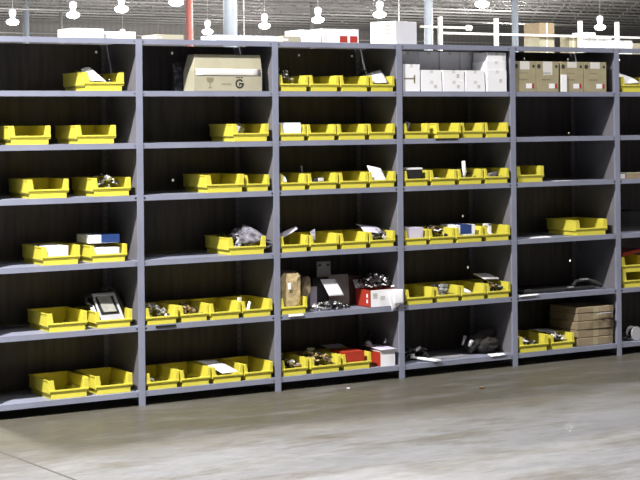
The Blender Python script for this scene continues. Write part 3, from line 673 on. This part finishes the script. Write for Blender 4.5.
x, y, z, w = inb((2, 2, 'first'))
one('dark_scrap', 'dark folded scrap at left of first bin, second level, fourth bay', 'scrap', MB().rbox((0, 0, 2.2), (.8, 1.5, 3.4), (.2, .2, 0)).rbox((-1.2, 0, 1.7), (1.4, 2.2, 2.2), (.2, 0, .4)), M['grey'], (x - 1.8, 2.6, z + FL + .2), bevel=.2)
x, y, z, w = inb((2, 3, 'first'))
simple_box('black_box', 'black box with white lid in first bin, third level, fourth bay', 'box', x - 2.8, x + 2.2, 1.0, 6.5, z + .2, z + 4.6, M['black'], M['white'])
x, y, z, w = inb((2, 3, 'second'))
one('white_sliver', 'white sliver showing in second bin, third level, fourth bay', 'card', MB().rbox((0, 0, .3), (3.4, 2, .5), (0, .1, 0)), M['white'], (x - 1.8, 1.6, z + 1.4), bevel=.05)
x, y, z, w = inb((2, 3, 'third'))
one('white_tube', 'upright white tube in third bin, third level, fourth bay', 'tube', MB().tube([(0, 0, 0), (0, 0, 3), (-.3, 0, 5.6)], .5, 10), M['white'], (x - 1.2, 1.4, z + .4))
heap('black_parts', 'black parts with white edges in third bin, third level, fourth bay', 'parts', x - 3.0, x + 2.8, 2.2, 10, z + FL, 3.4, [M['black'], M['black'], M['rubber'], M['white']], 50, (.7, 1.4), 61)
x, y, z, w = inb((2, 3, 'last'))
heap('film_scraps', 'clear plastic film in last bin, third level, fourth bay', 'film', x - 2.6, x + 2.4, 1.4, 9, z + FL, 3.0, [M['clear'], M['silver']], 40, (.7, 1.4), 62)
x, y, z, w = inb((2, 4, 'first'))
simple_box('grey_box', 'pale lavender box sitting in first bin, fourth level, fourth bay', 'box', x - 2.75, x + 2.5, 1.0, 9, z + .2, z + 4.4, M['lavpaper'])
x, y, z, w = inb((2, 4, 'second'))
heap('black_parts', 'black parts with small white boxes in second bin, fourth level, fourth bay', 'parts', x - 2.9, x + 2.9, 1.4, 10, z + FL, 4.2, [M['black'], M['rubber'], M['white'], M['black'], M['brownpart']], 70, (.5, 1.2), 63)
x, y, z, w = inb((2, 4, 'third'))
def be(r, a, d, h): MB().box(-a + 1.2, a - 1.2, -d - .05, d, h * .3, h + .03).build('blue_panel', M['blue'], r)
simple_box('blue_white_box', 'blue and white box in third bin, fourth level, fourth bay', 'box', x - 3.6, x + 2.4, .9, 8, z + 1.2, z + 4.5, M['white'], extra=be)
x, y, z, w = inb((2, 4, 'last'))
one('white_bracket', 'white angle bracket in last bin, fourth level, fourth bay', 'bracket', MB().box(0, 2.6, 0, 2, 0, .6).box(1.4, 2.4, .2, .8, 0, 3.2).box(0, 2.4, .2, .8, 2.6, 3.2), M['white'], (x - 3.2, 1.6, z + 1.3), bevel=.05)
x, y, z, w = inb((2, 5, 'first'))
one('plastic_stopper', 'small white cap at back of first bin, fifth level, fourth bay', 'stopper', MB().blob((0, 0, .6), (.8, .7, .7), M['white'], .05, 2, 2).tube([(0, 0, .2), (0, 0, 1.6)], .35, 8), M['white'], (x + 1.0, 10.2, z + 3.0))
x, y, z, w = inb((2, 5, 'second'))
heap('grey_fittings', 'grey plastic fittings in second bin, fifth level, fourth bay', 'fittings', x - 2.8, x + 2.2, 1.2, 8, z + FL, 4.2, [M['grey'], M['silver'], M['grey']], 45, (.8, 1.6), 64)
x, y, z, w = inb((2, 5, 'third'))
paper('paper_scrap', 'white scrap of paper in third bin, fifth level, fourth bay', [(x - 3.4, 1.0, z + 1.9), (x - .2, .8, z + 1.9), (x - .4, 3.6, z + 2.7), (x - 3.2, 3.6, z + 2.7)], (0, 0, .2))
x, y, z, w = inb((2, 5, 'last'))
heap('metal_parts', 'dark metal parts in last bin, fifth level, fourth bay', 'parts', x - 2.8, x + 3.0, 1.2, 10, z + FL, 3.8, [M['silver'], M['rubber'], M['brownpart'], M['chrome']], 60, (.5, 1.2), 65)
one('white_card', 'tilted white square card atop last bin, fifth level, fourth bay', 'card', MB().rbox((0, 0, 0), (5.2, 4.6, .25), (.25, .05, .15)), M['white'], (x - .3, 5.4, z + 5.3))
# bottom level fourth bay
r = thing('cloth_bag', 'dark grey cloth bag slumped at right, bottom level, fourth bay', 'bag', (99.8, 6.2, Z6 + .1))
MB().blob((2.8, 0, 2.2), (3.8, 3.4, 2.5), M['darkcloth'], .12, 71, 3).build('bag_body', M['darkcloth'], r)
MB().tube([(-3, -.5, 1.6), (-.5, -.4, 3.2), (2.5, 0, 4.4), (5.5, .4, 5.2)], [1.6, 1.7, 1.5, 1.0], 12).build('bag_neck', M['darkcloth'], r)
MB().tube([(-3.4, -1.6, 2.2), (-2.7, -1.9, 3.9)], [.4, .6], 8).tube([(-5.2, -1, 2.6), (-4.2, -1, 5.0)], [.25, .5], 8).build('buckle', M['silver'], r)
heap('black_cables', 'loose black cables at left, bottom level, fourth bay', 'cables', 74.2, 83, 4.0, 9, Z6, 3.4, [M['black'], M['rubber'], M['black'], M['rubber'], M['black'], M['silver']], 90, (.6, 1.8), 72)
one('white_strip', 'white strip hanging over shelf edge, bottom level, fourth bay', 'strip', MB().hexa([(0, 3.4, .9), (1.6, 3.4, .9), (6.6, -.9, .1), (4.6, -1.1, .1), (0, 3.4, 1.2), (1.6, 3.4, 1.2), (6.6, -.9, .5), (4.6, -1.1, .5)]), M['white'], (77.2, .4, Z6 + .02), bevel=.04)
one('steel_plate', 'flat bare steel plate on shelf, bottom level, fourth bay', 'plate', MB().box(0, 11.5, 0, 9, 0, .3), M['grey'], (83.5, 2.5, Z6))
paper('paper_scrap', 'white paper over shelf edge at right, bottom level, fourth bay', [(99.9, -.3, Z6 - .1), (104.9, -.3, Z6 + .0), (105.3, 1.6, Z6 + .3), (100.3, 2.0, Z6 + .3)])

# fifth bay -----------------------------------------------------------------
def brown_carton(x0, x1, label, tone):
    r = thing('brown_carton', label, 'box', ((x0 + x1) / 2, .7, Z1), group='brown cartons on the top level')
    a = (x1 - x0) / 2; h = 8.1
    MB().box(-a, a, 0, 11, 0, h).build('box_body', M['card'], r, bevel=.06)
    MB().box(-a * .42, a * .42, -.03, 0, h - tone, h).build('tape', M['tape'], r)
    g = MB(); 
    for s in (-1, 1): g.tube([(s * a * .78, .02, h - 1.3), (s * a * .78, -.03, h - 1.3)], .62 if s < 0 else .42, 14)
    g.build('round_mark', M['ink'], r)
    g = MB(); 
    for i in range(5): g.box(-a * .55 + i * .62, -a * .55 + i * .62 + .45, -.03, 0, h * .38, h * .38 + .35)
    for i in range(4): g.box(-a * .45 + i * .7, -a * .45 + i * .7 + .5, -.03, 0, h * .6, h * .6 + .25)
    g.build('printed_text', M['greyink'], r)
    MB().box(a * .1, a * .62, -.04, 0, .9, 2.2).build('white_label', M['white'], r)
    MB().box(a * .62, a * .82, -.04, 0, .9, 2.2).build('red_label', M['red'], r)
for i, (a, b) in enumerate(((108.95, 116.4), (116.6, 124.2), (124.9, 132.7), (132.9, 140.9))):
    brown_carton(a, b, f'{("first", "second", "third", "fourth")[i]} from left of four brown cartons on top level, fifth bay', (2.2, 3.6, 1.6, 1.8)[i])
one('white_card', 'narrow white card standing in front of the brown cartons, fifth bay', 'card', MB().rbox((0, 0, 2.3), (1.9, .3, 4.6), (-.05, .04, 0)), M['white'], (125.6, .35, Z1 + .02))
paper('paper_sheet', 'white paper lying flat near front edge, third level, fifth bay', [(122.6, .6, Z3 + .03), (128.6, .5, Z3 + .03), (128.6, 2.6, Z3 + .06), (122.9, 2.9, Z3 + .06)])
paper('paper_sheet', 'white paper lying flat at left, fourth level, fifth bay', [(113.5, .8, Z4 + .03), (121.5, .6, Z4 + .03), (123.5, 5.0, Z4 + .06), (118.0, 5.4, Z4 + .06)])
r = thing('black_tray', 'flat black tray with cables lying on fifth level, fifth bay', 'tray', (127.5, 8.5, Z5))
MB().box(-14.5, 10.5, -6.0, 6.5, 0, .9).build('slab', M['black'], r, bevel=.15)
MB().tube([(4, -4, 1.0), (6, -3, 2.2), (9, -4.5, 2.4), (11.5, -5.5, 1.6), (12.4, -6.5, .8)], .6, 8).build('cord', M['rubber'], r)
MB().box(6, 8.2, -5.6, -4.6, 2.7, 3.1).box(.5, 2.4, -6.4, -5.8, .9, 1.3).box(-13, -11, -5, -4, .95, 1.1).build('connector', M['chrome'], r)
paper('paper_scrap', 'white paper over left shelf edge, fifth level, fifth bay', [(109.4, -.35, Z5 - .1), (115.6, -.35, Z5 + .02), (117.4, 1.6, Z5 + .12), (110.0, 1.4, Z5 + .12)])
x, y, z, w = inb((3, 6, 'left'))
paper('paper_sheet', 'white sheet leaning in left bin, bottom level, fifth bay', [(x - 4.4, 1.0, z + 3.0), (x - 1.0, 1.0, z + 2.6), (x - 3.0, 8.0, z + 4.9), (x - 4.6, 8.5, z + 5.2)], (0, 0, .2))
heap('grey_scraps', 'grey scraps in left bin, bottom level, fifth bay', 'parts', x - 2.4, x + 2.4, 1.2, 9, z + FL, 3.0, [M['grey'], M['silver'], M['rubber']], 40, (.5, 1.2), 81)
x, y, z, w = inb((3, 6, 'right'))
heap('white_parts', 'white and black parts in right bin, bottom level, fifth bay', 'parts', x - 2.8, x + 2.8, 1.2, 10, z + FL, 3.6, [M['white'], M['black'], M['silver'], M['rubber']], 60, (.5, 1.3), 82)
paper('paper_sheet', 'white sheet sloping into right bin, bottom level, fifth bay', [(x - 4.8, 9.5, z + 4.6), (x + 1.2, 9.5, z + 4.5), (x + 2.0, 5.0, z + 3.9), (x - 1.5, 4.6, z + 3.9)], (0, 0, .2))
# flat cartons stack
zz = Z6
for i in range(5):
    hgt = (2.2, 2.2, 2.3, 2.2, 1.7)[i]; jx = (-.2, .15, -.1, .2, 0)[i]
    nm = ('bottom', 'second from bottom', 'middle', 'second from top', 'topmost')[i]
    r = thing('flat_carton', f'{nm} flat brown carton of the stack at right, bottom level, fifth bay', 'box', (136.6 + jx, 1.0 + .2 * (i % 2), zz), (.0, .01, -.01, .01, -.02)[i], 'stacked flat brown cartons')
    MB().box(-6.4, 6.4, 0, 12, 0, hgt - .08).build('box_body', M['cardbrown'], r, bevel=.18)
    MB().box(-.9, .9, -.04, 0, .15, hgt - .1).build('tape', M['card'], r)
    zz += hgt
one('white_label', 'white paper tag on front of the flat carton stack, fifth bay', 'label', MB().rbox((0, 0, 0), (4.4, 1.6, .08), (-.35, 0, .05)), M['white'], (138.9, .0, Z6 + 8.55))

# rightmost bay ------------------------------------------------------------
x, y, z, w = inb((4, 1, 'alone'))
paper('paper_sheet', 'white paper leaning out of the bin, top level, rightmost bay', [(x - 4.6, 1.4, z + 2.0), (x + 2, .6, z + 2.6), (x + 1.4, 6, z + 4.8), (x - 4.8, 4, z + 6.4)], (0, -.3, .3))
simple_box('flat_box', 'flat brown carton with white end, third level, rightmost bay', 'box', 145.9, 155.8, 1.0, 10, Z3, Z3 + 1.6, M['cardbrown'], M['cardpale'], extra=lambda r, a, d, h: MB().box(-a - .02, -a + 1.6, -d - .05, -d, .1, h * .85).build('white_label', M['white'], r))
simple_box('dark_case', 'dark grey case in shade, fourth level, rightmost bay', 'case', 151.0, 161.0, 6.5, 14, Z4, Z4 + 5.6, M['darkcloth'])
one('red_piece', 'red piece lying on the stacked yellow bins, rightmost bay', 'piece', MB().rbox((0, 0, .6), (8, 6, 1.0), (0, -.12, .1)), M['red'], (151.5, 6, Z5 + 8.75), bevel=.1)
r = thing('cable_reel', 'pale reel with black cord, bottom level, rightmost bay', 'reel', (151.6, 2.6, Z6))
MB().tube([(0, -1.2, 2.0), (0, -.9, 2.0)], 1.9, 20).tube([(0, .9, 2.0), (0, 1.2, 2.0)], 1.9, 20).build('flange', M['silver'], r)
MB().tube([(0, -.9, 2.0), (0, .9, 2.0)], 1.2, 16).tube([(-1.2, 0, 1.2), (-3.2, .3, .6), (-5.0, 1.4, .5), (-3.0, 2.6, .5)], .4, 8).build('cord', M['black'], r)

# ------------------------------------------------------------------ things on top of the shelving
ZT = ZC[0] + LIP + .02
def top_box(x0, x1, z1, label, m, y0=4, y1=12, name='carton', rz=0, extra=None):
    r = thing(name, label, 'box', ((x0 + x1) / 2, y0, ZT), rz)
    a = (x1 - x0) / 2; h = z1 - ZT
    MB().box(-a, a, 0, y1 - y0, 0, h).build('box_body', m, r, bevel=.06)
    MB().box(-a, a, 3.4, 4.6, h, h + .02).box(-a + .1, -a + 1.5, -.02, 0, .4, h * .6).build('tape', M['tape'], r)
    if extra: extra(r, a, h)
    return r
top_box(-14.9, -6.9, 86.7, 'white carton, left one on top of the leftmost bay', M['white'])
top_box(-6.5, 1.6, 86.2, 'flat cream carton, right one on top of the leftmost bay', M['white'], y0=5)
top_box(6.4, 13.6, 85.7, 'low beige carton on top of the second bay beside the red pipe', M['cardpale'])
top_box(22.2, 38.6, 85.9, 'long low pale blue carton on top of the second bay', mat('pale_blue_card', (.6, .66, .75), .5))
top_box(40.6, 45.6, 86.0, 'low tan and white carton, leftmost on top of the third bay', M['cardpale'])
top_box(45.8, 51.5, 87.6, 'white bag shaped carton, second on top of the third bay', M['white'])
top_box(51.9, 62.6, 88.0, 'white carton with two red squares on top of the third bay', M['white'], extra=lambda r, a, h: MB().box(a - 5.6, a - 3.4, -.04, 0, .3, 1.9).box(a - 2.6, a - .4, -.04, 0, .3, 1.9).build('red_print', M['red'], r))
r = thing('large_carton', 'large white carton with printing on top between third and fourth bays', 'box', (77.4, 4.5, ZT), .28)
MB().box(-4.2, 4.2, 0, 8.5, 0, 6.0).build('box_body', M['white'], r, bevel=.08)
g = MB()
for i in range(4): g.box(-4.24, -4.2, 1.2, 4.0 - .5 * (i % 2), 4.8 - i * 1.0, 5.1 - i * 1.0)
g.build('printed_text', M['greyink'], r)

# ------------------------------------------------------------------ debris on the floor
for (x, y, lb, m, s) in ((1.32, -.16, 'small pale crumb on the floor by the third bay post', M['white'], .012), (2.0, -.62, 'small dark reddish scrap on the floor in front of third bay', M['brownpart'], .02)):
    tag(MB(1).blob((x, y, s * .4), (s, s * .7, s * .45), m, .2, 3, 1).build('floor_scrap', m), lb, 'scrap')

# ------------------------------------------------------------------ camera, world, view
a, c = .5465, -.0096
F = Vector((math.sin(a), math.cos(a), 0)); R = Vector((math.cos(a), -math.sin(a), 0)); U = Vector((0, 0, 1))
R2 = math.cos(c) * R + math.sin(c) * U; U2 = -math.sin(c) * R + math.cos(c) * U
cd = bpy.data.cameras.new('camera'); cam = bpy.data.objects.new('camera', cd); col.objects.link(cam)
cam.matrix_world = Matrix(((R2.x, U2.x, -F.x, -4.1597), (R2.y, U2.y, -F.y, -8.8648), (R2.z, U2.z, -F.z, 1.6374), (0, 0, 0, 1)))
cd.sensor_fit = 'HORIZONTAL'; cd.sensor_width = 36; cd.lens = 1668.8 / 640 * 36
cd.shift_y = -(240 - 123.6) / 640
cd.clip_start = .1; cd.clip_end = 300
sc.camera = cam
w = bpy.data.worlds.new('world'); sc.world = w; w.use_nodes = True
w.node_tree.nodes['Background'].inputs[0].default_value = (.8, .85, 1, 1); w.node_tree.nodes['Background'].inputs[1].default_value = .1
vs = sc.view_settings; vs.view_transform = 'Standard'; vs.look = 'None'; vs.gamma = 1; vs.use_curve_mapping = False
vs.exposure = 0.18
